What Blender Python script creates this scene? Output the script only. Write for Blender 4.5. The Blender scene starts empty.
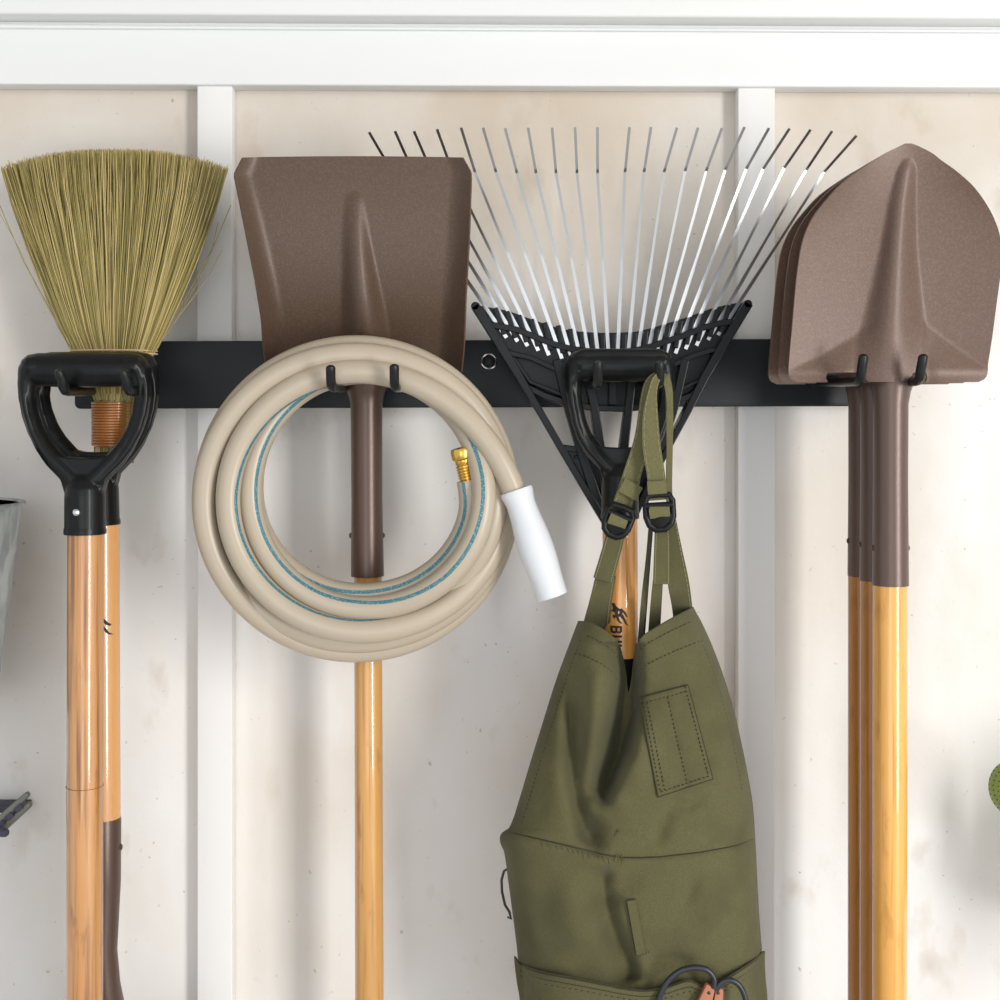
import bpy, math, random
from mathutils import Vector, Matrix
random.seed(7)
C = bpy.context.scene.collection
F = 1300.0; D = 1.42; CZ = 1.6; HY = 420.0
def P(px, py, d): 
    s = (D-d)/F
    return Vector(((px-500)*s, -d, CZ-(py-HY)*s))
def S(d): return (D-d)/F
def lerp(a, b, t): return a+(b-a)*t
def tab(t, x):
    if x <= t[0][0]: return t[0][1]
    for (a, va), (b, vb) in zip(t, t[1:]):
        if x <= b: return va+(vb-va)*(x-a)/(b-a)
    return t[-1][1]
def stab(t, x):           # smooth (catmull-rom) table
    n = len(t)
    if x <= t[0][0]: return t[0][1]
    if x >= t[-1][0]: return t[-1][1]
    for i in range(n-1):
        if x <= t[i+1][0]:
            x0, x1 = t[i][0], t[i+1][0]; p1, p2 = t[i][1], t[i+1][1]
            m = lambda j: ((t[min(j+1, n-1)][1]-t[max(j-1, 0)][1])/(t[min(j+1, n-1)][0]-t[max(j-1, 0)][0]))
            h = x1-x0; s = (x-x0)/h
            return (2*s**3-3*s**2+1)*p1+(s**3-2*s**2+s)*h*m(i)+(-2*s**3+3*s**2)*p2+(s**3-s**2)*h*m(i+1)
def sm(a, b, x):
    t = max(0, min(1, (x-a)/(b-a))); return t*t*(3-2*t)

# ------------------------------------------------------------------ materials
def nt(name):
    m = bpy.data.materials.new(name); m.use_nodes = True
    return m, m.node_tree, m.node_tree.nodes['Principled BSDF']
def mat(name, col, rough=.5, metal=0, spec=.5, coat=0, coat_r=.1, bump=None, var=None, trans=0, sss=0, sheen=0):
    """bump=(scale,strength,dist[,stretch vec]); var=(col2, scale, stretch, contrast lo, hi)"""
    m, t, b = nt(name); N = t.nodes; L = t.links
    b.inputs['Base Color'].default_value = (*col, 1); b.inputs['Roughness'].default_value = rough
    b.inputs['Metallic'].default_value = metal; b.inputs['Specular IOR Level'].default_value = spec
    b.inputs['Coat Weight'].default_value = coat; b.inputs['Coat Roughness'].default_value = coat_r
    b.inputs['Transmission Weight'].default_value = trans
    if sheen: b.inputs['Sheen Weight'].default_value = sheen
    if sss:
        b.inputs['Subsurface Weight'].default_value = sss; b.inputs['Subsurface Scale'].default_value = .01
    tc = N.new('ShaderNodeTexCoord')
    def noise(scale, st=(1, 1, 1), det=4):
        mp = N.new('ShaderNodeMapping'); mp.inputs['Scale'].default_value = st
        L.new(tc.outputs['Object'], mp.inputs['Vector'])
        n = N.new('ShaderNodeTexNoise'); n.inputs['Scale'].default_value = scale; n.inputs['Detail'].default_value = det
        L.new(mp.outputs['Vector'], n.inputs['Vector']); return n
    last = None
    for v in (var or []):
        n = noise(v[1], v[2])
        r = N.new('ShaderNodeMapRange'); r.inputs['From Min'].default_value = v[3]; r.inputs['From Max'].default_value = v[4]
        L.new(n.outputs['Fac'], r.inputs['Value'])
        mx = N.new('ShaderNodeMix'); mx.data_type = 'RGBA'; mx.inputs['B'].default_value = (*v[0], 1)
        if last: L.new(last, mx.inputs['A'])
        else: mx.inputs['A'].default_value = (*col, 1)
        L.new(r.outputs['Result'], mx.inputs['Factor']); last = mx.outputs['Result']
    if last: L.new(last, b.inputs['Base Color'])
    if bump:
        n = noise(bump[0], bump[3] if len(bump) > 3 else (1, 1, 1), 3)
        bp = N.new('ShaderNodeBump'); bp.inputs['Strength'].default_value = bump[1]; bp.inputs['Distance'].default_value = bump[2]
        L.new(n.outputs['Fac'], bp.inputs['Height']); L.new(bp.outputs['Normal'], b.inputs['Normal'])
    return m
I = (1, 1, 1)
M = {}
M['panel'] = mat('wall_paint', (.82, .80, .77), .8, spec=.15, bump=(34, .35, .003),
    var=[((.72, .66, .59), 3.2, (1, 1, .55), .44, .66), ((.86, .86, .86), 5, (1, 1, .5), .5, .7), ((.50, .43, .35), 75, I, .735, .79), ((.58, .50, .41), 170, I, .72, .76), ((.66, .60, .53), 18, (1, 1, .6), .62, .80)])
def panel_upper_tint():  # multiplies the panel colour towards beige, stronger higher up, broken up by noise
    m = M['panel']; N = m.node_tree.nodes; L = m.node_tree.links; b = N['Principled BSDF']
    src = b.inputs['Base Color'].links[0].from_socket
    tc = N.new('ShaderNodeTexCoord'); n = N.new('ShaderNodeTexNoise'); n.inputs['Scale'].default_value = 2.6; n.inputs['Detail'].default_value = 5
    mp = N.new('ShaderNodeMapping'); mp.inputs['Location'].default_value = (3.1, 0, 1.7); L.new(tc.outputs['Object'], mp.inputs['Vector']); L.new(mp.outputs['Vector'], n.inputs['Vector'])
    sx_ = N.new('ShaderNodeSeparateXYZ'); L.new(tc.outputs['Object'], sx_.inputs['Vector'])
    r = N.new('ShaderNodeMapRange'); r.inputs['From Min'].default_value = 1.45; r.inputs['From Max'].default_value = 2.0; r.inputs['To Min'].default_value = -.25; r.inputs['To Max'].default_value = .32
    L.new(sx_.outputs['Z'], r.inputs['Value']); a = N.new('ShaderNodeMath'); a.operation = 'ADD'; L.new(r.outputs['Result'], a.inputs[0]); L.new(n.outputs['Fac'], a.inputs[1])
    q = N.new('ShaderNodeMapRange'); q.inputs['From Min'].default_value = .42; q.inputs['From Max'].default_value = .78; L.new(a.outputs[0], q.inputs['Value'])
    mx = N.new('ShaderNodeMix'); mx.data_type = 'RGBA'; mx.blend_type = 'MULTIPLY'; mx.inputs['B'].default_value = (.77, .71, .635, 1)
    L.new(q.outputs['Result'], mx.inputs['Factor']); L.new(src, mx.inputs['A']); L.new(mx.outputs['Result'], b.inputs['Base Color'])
panel_upper_tint()
M['stud'] = mat('stud_paint', (.80, .79, .775), .75, spec=.15, bump=(30, .2, .002, (1, 1, .15)), var=[((.72, .70, .67), 7, (1, 1, .2), .5, .75)])
M['header'] = mat('header_paint', (.77, .775, .765), .6, spec=.3, bump=(25, .15, .002, (.1, 1, 1)), var=[((.72, .72, .70), 6, (.2, 1, 1), .5, .8)])
M['edge'] = mat('trim_edge_paint', (.74, .77, .80), .5)
M['floor'] = mat('floor_concrete', (.50, .49, .47), .8, bump=(20, .2, .003))
M['ceil'] = mat('ceiling_boards', (.55, .53, .50), .8, bump=(8, .2, .003, (1, .1, 1)))
M['rack'] = mat('rack_powdercoat', (.017, .019, .022), .42, spec=.24, bump=(900, .15, .0004))
M['hook'] = mat('hook_rubber', (.007, .008, .008), .35, spec=.32)
M['plastic'] = mat('black_plastic', (.006, .0065, .0065), .30, spec=.24, bump=(700, .12, .0004))
M['rakeplastic'] = mat('rake_black_plastic', (.005, .0055, .006), .27, spec=.24)
M['brown'] = mat('brown_hammered_coat', (.132, .082, .060), .42, spec=.45, metal=.1, bump=(950, .35, .0006), var=[((.165, .104, .078), 500, I, .45, .65)])
M['brown2'] = mat('brown_square_blade_coat', (.086, .053, .034), .40, spec=.45, metal=.1, bump=(950, .35, .0006), var=[((.112, .068, .046), 500, I, .45, .65)])
M['browndark'] = mat('brown_ferrule_coat', (.100, .062, .047), .30, spec=.5, metal=.3, bump=(950, .25, .0005))
def wood(name, c, dark, mid, lo=.5):
    return mat(name, c, .34, spec=.5, coat=1.0, coat_r=.06, bump=(60, .03, .001, (1, 1, .05)),
        var=[(mid, 45, (1, 1, .06), .38, .66), (dark, 210, (1, 1, .03), lo, lo+.22), (dark, 70, (1, 1, .25), .60, .76)])
M['wood_left'] = wood('wood_grain_tan', (.57, .275, .092), (.24, .10, .032), (.46, .205, .065), .47)
M['wood_plain'] = wood('wood_plain_tan', (.68, .35, .12), (.56, .26, .08), (.64, .31, .10), .6)
M['wood_yellow'] = wood('wood_varnished_yellow', (.78, .40, .08), (.50, .22, .03), (.70, .32, .055), .55)
M['wood_amber'] = wood('wood_varnished_amber', (.44, .175, .022), (.26, .10, .010), (.36, .14, .016), .55)
M['wood_mid'] = wood('wood_varnished_tan', (.62, .32, .085), (.36, .16, .035), (.52, .25, .06), .54)
M['wood_orange'] = wood('wood_varnished_orange', (.72, .33, .08), (.46, .18, .03), (.62, .26, .055), .55)
M['groove'] = mat('dark_wood_groove', (.22, .11, .04), .8)
M['ink'] = mat('black_ink', (.012, .012, .012), .6)
M['chrome'] = mat('chrome', (.75, .76, .78), .2, metal=1)
M['tine'] = mat('spring_steel', (.52, .53, .54), .30, metal=1)
M['hose'] = mat('hose_vinyl', (.44, .37, .28), .34, spec=.5, bump=(900, .1, .0004))
M['teal'] = mat('hose_teal_stripe', (.035, .15, .18), .35, var=[((.30, .42, .48), 1100, I, .57, .60)])
M['brass'] = mat('brass', (.72, .46, .10), .25, metal=1)
M['sleeve'] = mat('white_polyethylene', (.66, .68, .70), .38, spec=.4, sss=.1)
M['sleeve_in'] = mat('sleeve_inside', (.8, .72, .5), .5)
M['canvas'] = mat('olive_canvas', (.094, .087, .040), .92, spec=.1, sheen=.08, bump=(1300, .5, .0008), var=[((.118, .109, .054), 900, I, .4, .65), ((.074, .070, .034), 14, I, .45, .7)])
M['canvas_edge'] = mat('olive_strap_webbing', (.120, .112, .048), .9, spec=.1, sheen=.2, bump=(1500, .5, .0008), var=[((.165, .152, .075), 1000, I, .4, .65)])
M['thread'] = mat('dark_olive_thread', (.030, .029, .014), .9)
M['thread_light'] = mat('light_olive_thread', (.25, .23, .12), .9)
M['cord'] = mat('black_cord', (.018, .02, .025), .35)
M['leather'] = mat('tan_leather', (.40, .15, .075), .6, bump=(400, .3, .001))
M['wire'] = mat('dark_wire', (.06, .06, .055), .4, metal=.6)
M['galv'] = mat('galvanised_steel', (.42, .45, .45), .45, metal=.45, var=[((.27, .30, .31), 55, (1, 1, .35), .45, .6)], bump=(40, .1, .001))
M['steel'] = mat('dull_steel', (.17, .17, .145), .45, metal=.6)
M['rail'] = mat('dark_blue_rail', (.035, .035, .06), .5)
M['green'] = mat('green_enamel', (.23, .33, .09), .45, var=[((.25, .35, .09), 200, I, .5, .7)])
M['binding'] = mat('orange_wrap_wire', (.42, .155, .028), .35, spec=.5, coat=.3)
M['bamboo'] = mat('bamboo_stick', (.58, .42, .24), .6)
# bristles: colour per strand
m, t, b = nt('broom_grass')
g = t.nodes.new('ShaderNodeNewGeometry'); r = t.nodes.new('ShaderNodeValToRGB')
e = r.color_ramp.elements; e[0].position = 0; e[0].color = (.13, .105, .025, 1); e[1].position = 1; e[1].color = (.64, .47, .21, 1)
for p_, c_ in ((.3, (.27, .22, .055, 1)), (.6, (.39, .31, .10, 1)), (.85, (.50, .39, .15, 1))):
    q = e.new(p_); q.color = c_
t.links.new(g.outputs['Random Per Island'], r.inputs['Fac']); t.links.new(r.outputs['Color'], b.inputs['Base Color'])
b.inputs['Roughness'].default_value = .6; M['grass'] = m

# ------------------------------------------------------------------ mesh helpers
class MB:
    def __init__(s): s.v = []; s.f = []; s.mi = []; s.flat = set()
    def add(s, vs, fs, mi=0):
        o = len(s.v); s.v += [Vector(v) for v in vs]; s.f += [tuple(i+o for i in f) for f in fs]; s.mi += [mi]*len(fs)
    def tube(s, pts, rad, n=12, cap=True, mi=0, ref=None, twist=None, stripe=None, asp=1.0):
        pts = [Vector(p) for p in pts]; k = len(pts)
        if not hasattr(rad, '__len__'): rad = [rad]*k
        vs = []; fs = []; U = None
        for i, p in enumerate(pts):
            T = (pts[min(i+1, k-1)]-pts[max(i-1, 0)]).normalized()
            if U is None:
                a = Vector(ref) if ref else (Vector((0, 1, 0)) if abs(T.y) < .9 else Vector((0, 0, 1)))
                U = (a-T*a.dot(T)).normalized()
            elif ref:
                a = Vector(ref); U = (a-T*a.dot(T)).normalized()
            else: U = (U-T*U.dot(T)).normalized()
            V = T.cross(U)
            tw = twist[i] if twist else 0
            for j in range(n):
                an = 2*math.pi*j/n+tw
                vs.append(p+(U*math.cos(an)*asp+V*math.sin(an))*rad[i])
        o = len(s.f)
        for i in range(k-1):
            for j in range(n):
                fs.append((i*n+j, i*n+(j+1) % n, (i+1)*n+(j+1) % n, (i+1)*n+j))
        s.add(vs, fs, mi)
        if stripe is not None:
            for q in range(len(fs)):
                if q % n in stripe: s.mi[o+q] = 1
        if cap:
            s.add(vs[:n], [tuple(range(n))[::-1]], mi); s.add(vs[-n:], [tuple(range(n))], mi)
    def box(s, a, b, mi=0):
        x0, y0, z0 = a; x1, y1, z1 = b
        vs = [(x, y, z) for x in (x0, x1) for y in (y0, y1) for z in (z0, z1)]
        s.add(vs, [(0, 1, 3, 2), (4, 6, 7, 5), (0, 4, 5, 1), (2, 3, 7, 6), (0, 2, 6, 4), (1, 5, 7, 3)], mi)
    def prism(s, poly, d0, d1, mi=0):        # screen-traced outline extruded between depths d0 (back) and d1 (front)
        dm = (d0+d1)/2; n = len(poly)
        q = [P(x, y, dm) for x, y in poly]
        vs = [Vector((p.x, -d1, p.z)) for p in q]+[Vector((p.x, -d0, p.z)) for p in q]
        s.add(vs, [tuple(range(n)), tuple(range(2*n-1, n-1, -1))]+[(i, i+n, (i+1) % n+n, (i+1) % n) for i in range(n)], mi)
    def band(s, A, B, d0, d1, mi=0):          # strip between two polylines of same length (quads, so concave is fine)
        dm = (d0+d1)/2; n = len(A)
        a = [P(x, y, dm) for x, y in A]; b_ = [P(x, y, dm) for x, y in B]
        vs = []
        for k in range(n):
            for p in (a[k], b_[k]):
                vs += [Vector((p.x, -d1, p.z)), Vector((p.x, -d0, p.z))]
        fs = []
        for k in range(n-1):
            i = 4*k; j = i+4
            fs += [(i, i+2, j+2, j), (i+1, j+1, j+3, i+3), (i, j, j+1, i+1), (i+2, i+3, j+3, j+2)]
        fs += [(0, 1, 3, 2), (4*n-4, 4*n-2, 4*n-1, 4*n-3)]
        s.add(vs, fs, mi)
    def bar(s, pts, w, d0, d1, mi=0):
        A = []; B = []
        for i, (x, y) in enumerate(pts):
            a = pts[max(i-1, 0)]; c = pts[min(i+1, len(pts)-1)]
            tx, ty = c[0]-a[0], c[1]-a[1]; l = math.hypot(tx, ty); ww = w[i] if hasattr(w, '__len__') else w
            A.append((x-ty/l*ww/2, y+tx/l*ww/2)); B.append((x+ty/l*ww/2, y-tx/l*ww/2))
        s.band(A, B, d0, d1, mi)
    def ribbon(s, pts, w, th=.0012, mi=0, tw=None):    # pts (px,py,d); width in px
        Q = [P(*p) for p in pts]; n = len(Q); vs = []
        for i, q in enumerate(Q):
            T = (Q[min(i+1, n-1)]-Q[max(i-1, 0)]).normalized()
            W = T.cross(Vector((0, 1, 0))).normalized()
            if tw: W = Matrix.Rotation(tw[i], 3, T) @ W
            Nn = T.cross(W).normalized(); ww = (w[i] if hasattr(w, '__len__') else w)*S(pts[i][2])/2
            vs += [q-W*ww-Nn*th, q+W*ww-Nn*th, q+W*ww+Nn*th, q-W*ww+Nn*th]
        fs = [(0, 1, 2, 3), tuple(4*(n-1)+j for j in (3, 2, 1, 0))]
        for i in range(n-1):
            for j in range(4):
                fs.append((4*i+j, 4*i+4+j, 4*i+4+(j+1) % 4, 4*i+(j+1) % 4))
        s.add(vs, fs, mi)
    def ellipsoid(s, c, r, n=12, mi=0):
        vs = []; fs = []; h = n//2
        for i in range(h+1):
            a = math.pi*i/h
            for j in range(n):
                b_ = 2*math.pi*j/n
                vs.append((c[0]+r[0]*math.sin(a)*math.cos(b_), c[1]+r[1]*math.sin(a)*math.sin(b_), c[2]+r[2]*math.cos(a)))
        for i in range(h):
            for j in range(n): fs.append((i*n+j, i*n+(j+1) % n, (i+1)*n+(j+1) % n, (i+1)*n+j))
        s.add(vs, fs, mi)
    def grid(s, fn, nu, nv, mi=0):
        vs = [fn(i/nu, j/nv) for j in range(nv+1) for i in range(nu+1)]
        s.add(vs, [(j*(nu+1)+i, j*(nu+1)+i+1, (j+1)*(nu+1)+i+1, (j+1)*(nu+1)+i) for j in range(nv) for i in range(nu)], mi)
    def build(s, name, mats, parent=None, smooth=True, remesh=0, solid=0, bevel=0, soff=0, ang=40):
        root = parent
        while root is not None and root.parent is not None: root = root.parent
        off = Vector(root.location) if root is not None else Vector((0, 0, 0))
        me = bpy.data.meshes.new(name); me.from_pydata([v-off for v in s.v], [], s.f)
        for mm in (mats if isinstance(mats, (list, tuple)) else [mats]): me.materials.append(M[mm])
        me.polygons.foreach_set('material_index', s.mi)
        o = bpy.data.objects.new(name, me); C.objects.link(o); o.parent = parent
        import bmesh
        if not remesh:
            bm = bmesh.new(); bm.from_mesh(me); bmesh.ops.remove_doubles(bm, verts=bm.verts, dist=1e-6)
            if not solid: bmesh.ops.recalc_face_normals(bm, faces=bm.faces)
            bm.to_mesh(me); bm.free()
        mods = False
        if remesh:
            md = o.modifiers.new('r', 'REMESH'); md.mode = 'VOXEL'; md.voxel_size = remesh; md.use_smooth_shade = True
            md = o.modifiers.new('s', 'SMOOTH'); md.iterations = 5; md.factor = .5; mods = True
        if solid:
            md = o.modifiers.new('t', 'SOLIDIFY'); md.thickness = solid; md.offset = soff; mods = True
        if bevel:
            md = o.modifiers.new('b', 'BEVEL'); md.width = bevel; md.segments = 3; md.limit_method = 'ANGLE'; mods = True
        if mods:
            bpy.context.view_layer.update()
            ev = o.evaluated_get(bpy.context.evaluated_depsgraph_get())
            nm = bpy.data.meshes.new_from_object(ev); o.modifiers.clear(); o.data = nm; me = nm; me.name = name
        if smooth:
            me.polygons.foreach_set('use_smooth', [True]*len(me.polygons))
            if not remesh:
                try: me.set_sharp_from_angle(angle=math.radians(ang))
                except Exception: pass
        return o
def thing(name, label, cat, loc, group=None):
    o = bpy.data.objects.new(name, None); C.objects.link(o); o.location = loc; o.empty_display_size = .05
    o['label'] = label; o['category'] = cat
    if group: o['group'] = group
    return o
def struct(o): o['kind'] = 'structure'; return o
def lathe(mb, origin, axis, prof, n=24, mi=0, cap=True):      # prof [(t, r)] metres along axis
    a = Vector(axis).normalized(); mb.tube([Vector(origin)+a*t for t, r in prof], [r for t, r in prof], n, cap, mi)

# ------------------------------------------------------------------ the shed
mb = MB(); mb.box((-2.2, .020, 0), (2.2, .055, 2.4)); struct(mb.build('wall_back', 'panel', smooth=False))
mb = MB(); mb.box((-2.2, -3.6, -.05), (2.2, .055, 0)); struct(mb.build('floor', 'floor', smooth=False))
mb = MB(); mb.box((-2.2, -1.5, 2.4), (2.2, .055, 2.45)); struct(mb.build('ceiling', 'ceil', smooth=False))
sx = D/F
for k, (a, b_) in enumerate(((197, 232), (738, 775))):
    mb = MB(); x0, x1 = (a-500)*sx, (b_-500)*sx
    # slightly waney stud faces
    mb.box((x0, 0, 0), (x1, .0199, 2.08)); o = struct(mb.build('trim_%d' % (k+1), 'stud', bevel=.0015))
for k, x in enumerate((-.331-.57, -.331-1.14, .26+.60, .26+1.2)):
    mb = MB(); mb.box((x, 0, 0), (x+.04, .0199, 2.08)); struct(mb.build('trim_%d' % (k+3), 'stud', bevel=.0015))
TH = -.0035
def rollz(o, ang, z): 
    o.matrix_world = Matrix.Translation((0, 0, z)) @ Matrix.Rotation(ang, 4, 'Y') @ Matrix.Translation((0, 0, -z))
mb = MB(); mb.box((-2.15, -.006, 1.9635), (2.15, .0195, 2.06)); o = struct(mb.build('trim_7', 'header', bevel=.002)); rollz(o, .0035, 1.96)
mb = MB(); mb.box((-2.15, -.036, 2.030), (2.15, .0195, 2.2)); o = struct(mb.build('trim_8', 'header', bevel=.003)); rollz(o, .0050, 2.02)
mb = MB(); mb.tube([(-2.1, -.008, 2.0255), (-.72, -.008, 2.0255), (-.36, -.008, 2.0245), (2.1, -.008, 2.0255)], [.0035, .0035, .002, .0015], 8)
o = struct(mb.build('trim_9', 'header')); rollz(o, .0050, 2.02)

# ------------------------------------------------------------------ rack
rack = thing('tool_rack', 'long black steel wall rack with paired hooks carrying all the tools', 'tool rack', (-.02, 0, 1.61))
def tz(x): return (x+.05)*.0035
mb = MB()
x0, x1 = -.458, .402; zt, zb = 1.686, 1.6135
def rr(x0, x1, z0, z1, r, n=5):
    out = []
    for cx, cz, a0 in ((x1-r, z1-r, 0), (x0+r, z1-r, 90), (x0+r, z0+r, 180), (x1-r, z0+r, 270)):
        for i in range(n+1):
            a = math.radians(a0+90*i/n); out.append((cx+r*math.cos(a), cz+r*math.sin(a)))
    return out
ol = rr(x0, x1, zb, zt, .006); n = len(ol)
vs = [(x, -.021, z+tz(x)) for x, z in ol]+[(x, -.0002, z+tz(x)) for x, z in ol]
mb.add(vs, [tuple(range(n)), tuple(range(2*n-1, n-1, -1))]+[(i, i+n, (i+1) % n+n, (i+1) % n) for i in range(n)])
mb.build('back_plate', 'rack', rack, bevel=.0012)
def screw(px, py):
    c = P(px, py, .0212); mb = MB()
    ring = [c+Vector((math.cos(a)*.0078, 0, math.sin(a)*.0078)) for a in [2*math.pi*i/32 for i in range(33)]]
    mb.tube(ring, .0016, 8, False)
    w = mb.build('screw', 'chrome', rack)
    mb = MB(); lathe(mb, c+Vector((0, .001, 0)), (0, -1, 0), [(0, .0066), (.003, .0062), (.0045, .004), (.0048, .0005)], 20)
    mb.build('screw_head', 'rack', w)
screw(489, 361)
HK = {}
def hook(px, pytop, pybot, dt=.195, lean=0, bx=0):
    tip = P(px, pytop, dt+.004); bot = P(px+lean, pybot-5, dt-.002)
    tip.x = bot.x + (tip.x-bot.x)*.6
    zb_ = bot.z; back = Vector((bot.x+bx, -.020, zb_+.004))
    pts = [back, Vector((bot.x+bx*.75, -.06, zb_+.003)), Vector((bot.x+bx*.35, -.12, zb_+.001)), Vector((bot.x, -(dt-.016), zb_)),
           Vector((bot.x, -(dt-.008), zb_+.0005)), Vector((bot.x, -(dt-.002), zb_+.004)), Vector((bot.x, -dt, zb_+.010))]
    pts += [pts[-1].lerp(tip, .5), tip, tip+Vector((0, -.0003, .0015)), tip+Vector((0, -.0005, .0028))]
    mb = MB(); mb.tube(pts, [.0046]*9+[.0040, .0018], 14)
    mb.tube([back+Vector((0, -.0008, 0)), back+Vector((0, -.004, 0))], .009, 16)
    mb.build('hook', 'hook', rack); HK[px] = bot
hook(58, 372, 396, lean=5, bx=-.016); hook(122, 372, 396, lean=5, bx=-.030)
hook(331, 368, 392); hook(394.5, 367, 392)
hook(598, 364, 389); hook(659.5, 364, 389)
hook(864, 357, 386, lean=-3); hook(924, 357, 386, lean=-4)

# ------------------------------------------------------------------ D grip tools
def d_grip(root, cx, top, d, k, tilt=0, matn='plastic', rivet=True, kx=1.0):
    """cx top centre px, k scale relative to the front left grip (px)"""
    mb = MB()
    def Q(x, y, dd=0):
        x *= k; y *= k
        if y < 130*k: x *= lerp(kx, 1, sm(60, 130, y/k))
        return P(cx+x-y*tilt, top+y, d+dd)
    s = S(d)*k
    mb.tube([Q(-52, 17), Q(-48, 17.5), Q(-30, 18), Q(0, 18), Q(30, 18), Q(48, 17.5), Q(52, 17)], [14*s, 16.6*s, 17.2*s, 17.6*s, 17.2*s, 16.6*s, 14*s], 20)
    for sd in (-1, 1):
        path = [(-44, 15), (-50, 15), (-54.5, 20), (-57, 32), (-57.5, 46), (-55, 62), (-49.5, 78), (-41, 94), (-31, 107), (-18, 120), (-10, 128)]
        sp = []
        for i in range(len(path)-1):
            for q in range(3): sp.append((lerp(path[i][0], path[i+1][0], q/3), lerp(path[i][1], path[i+1][1], q/3)))
        sp.append(path[-1])
        rad = [tab([(0, 13.5), (4, 14), (8, 10.5), (13, 8), (19, 8), (24, 9.5), (30, 10)], i)*s for i in range(len(sp))]
        mb.tube([Q(sd*-x, y) for x, y in sp], rad, 16, asp=1.25)
        mb.tube([Q(sd*-(x-3.2), y+(1.5 if y > 70 else 0), .008) for x, y in sp[6:31]], 3.6*s, 10)
    web = [(-45, 86), (-37, 96), (-27, 102.5), (-14, 105.5), (0, 106), (14, 105.5), (27, 102.5), (37, 96), (45, 86), (46, 97), (40, 108), (29, 119), (22, 128), (18.5, 140)]
    web += [(-x, y) for x, y in web[::-1][:5]]
    n = len(web); mid = [Q(x, y) for x, y in web]
    vs = [p+Vector((0, -.0085, 0)) for p in mid]+[p+Vector((0, .0085, 0)) for p in mid]
    mb.add(vs, [tuple(range(n)), tuple(range(2*n-1, n-1, -1))]+[(i, i+n, (i+1) % n+n, (i+1) % n) for i in range(n)])
    mb.tube([Q(0, 122), Q(0, 128), Q(0, 136), Q(0, 144), Q(0, 180.5)], [9*s, 15*s, 19*s, 20*s, 20*s], 24)
    g = mb.build('grip', matn, root, remesh=.0011)
    mb = MB(); lathe(mb, Q(0, 182.0), Q(0, 178)-Q(0, 182), [(0, 20.6*s), (.003, 20.9*s), (.0065, 20.2*s)], 28)
    mb.build('socket_rim', matn, g)
    if rivet:
        mb = MB(); c = Q(-2, 159); mb.ellipsoid((c.x, c.y-20*s, c.z), (.0038, .0028, .0038), 16); mb.build('rivet', 'chrome', root)
    return Q
def handle(root, a, b_, r, matn, r2=None):
    mb = MB(); a = Vector(a); b_ = Vector(b_); n = 24
    mb.tube([a.lerp(b_, i/n) for i in range(n+1)], [lerp(r, r2 or r, i/n) for i in range(n+1)], 32, ref=(0, 1, 0))
    return mb.build('handle', matn, root)
# front left tool
fl = thing('long_handled_tool', 'long wooden shaft with black D-grip and silver rivet, frontmost below the broom fan', 'garden tool', P(85, 420, .155))
d_grip(fl, 85, 352, .155, 1.0)
a = P(85.5, 520, .155); e_ = P(84.5, 1000, .155); dirn = (e_-a).normalized()
handle(fl, a, a+dirn*.95, 17.6*S(.155), 'wood_left', 18.6*S(.155))
c = P(84.8, 785.5, .155); mb = MB()
mb.tube([c+Vector((math.cos(q)*.01765, math.sin(q)*.01765, 0)) for q in [2*math.pi*i/32 for i in range(33)]], .0003, 6, False)
mb.build('ring_groove', 'groove', fl)
mb = MB(); e2 = a+dirn*.93; mb.tube([e2, e2+dirn*.03, e2+dirn*.12], [.020, .020, .017], 20); mb.build('ferrule', 'browndark', fl)
mb = MB()
for i in range(4):
    xx = (-.075, -.025, .025, .075)[i]; b0 = e2+dirn*.12
    mb.tube([b0, b0+Vector((xx*.7, 0, -.02)), b0+Vector((xx, 0, -.06)), b0+Vector((xx, -.01, -.27))], [.006, .006, .006, .002], 8)
mb.build('tines', 'browndark', fl)
# second tool
sl = thing('d_grip_spade', 'wooden-handled spade with black D-grip and brown metal socket, half hidden behind the front left shaft', 'spade', P(98, 420, .108))
d_grip(sl, 95, 351, .108, .955, tilt=-.03, rivet=True)
a = P(102, 515, .108); e_ = P(103.5, 818, .108); dirn = (e_-a).normalized()
handle(sl, a, e_+dirn*.02, 16.8*S(.108), 'wood_plain')
mb = MB()
rr_ = 17.3*S(.108)
mb.tube([P(103.5, 817, .108), P(103.5, 819, .108), P(103.5, 880, .108), P(102, 950, .108), P(104, 985, .108), P(106, 1010, .104), P(106, 1100, .10)],
        [rr_*.97, rr_, rr_*.98, rr_*.86, rr_*.92, rr_*1.1, rr_*.5], 28, ref=(0, 1, 0))
sock = mb.build('socket', 'browndark', sl)
c = P(103.5, 847, .108); mb = MB(); mb.ellipsoid((c.x+rr_, c.y, c.z), (.002, .003, .0035), 10); mb.build('rivet', 'browndark', sock)
mb = MB()
def fn(u, v):
    w = 70+18*math.sin(v*math.pi*.5)-(max(0, v-.8)*120); p = P(106, 1030+250*v, .10)
    return p+Vector(((u-.5)*2*w*.001, -.012*(2*u-1)**2+.005, 0))
mb.grid(fn, 20, 24); mb.build('blade', 'brown', sl, solid=.002)
def decal(root, strokes, cx, d, r, name='printed_mark', center=None):
    """polygons in px wrapped onto a handle of radius r whose axis is at px cx and depth d"""
    mb = MB()
    for poly in strokes:
        vs = []
        for (x, y) in poly:
            p = P(x, y, d+r); x0 = P(cx, y, d).x
            dx = max(-r*.999, min(r*.999, (p.x-x0))); an = math.asin(dx/r)
            vs.append(Vector((x0+math.sin(an)*(r+.0003), -d-math.cos(an)*(r+.0003), p.z)))
        mb.add(vs, [tuple(range(len(vs)))])
    return mb.build(name, 'ink', root, smooth=False)
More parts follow.
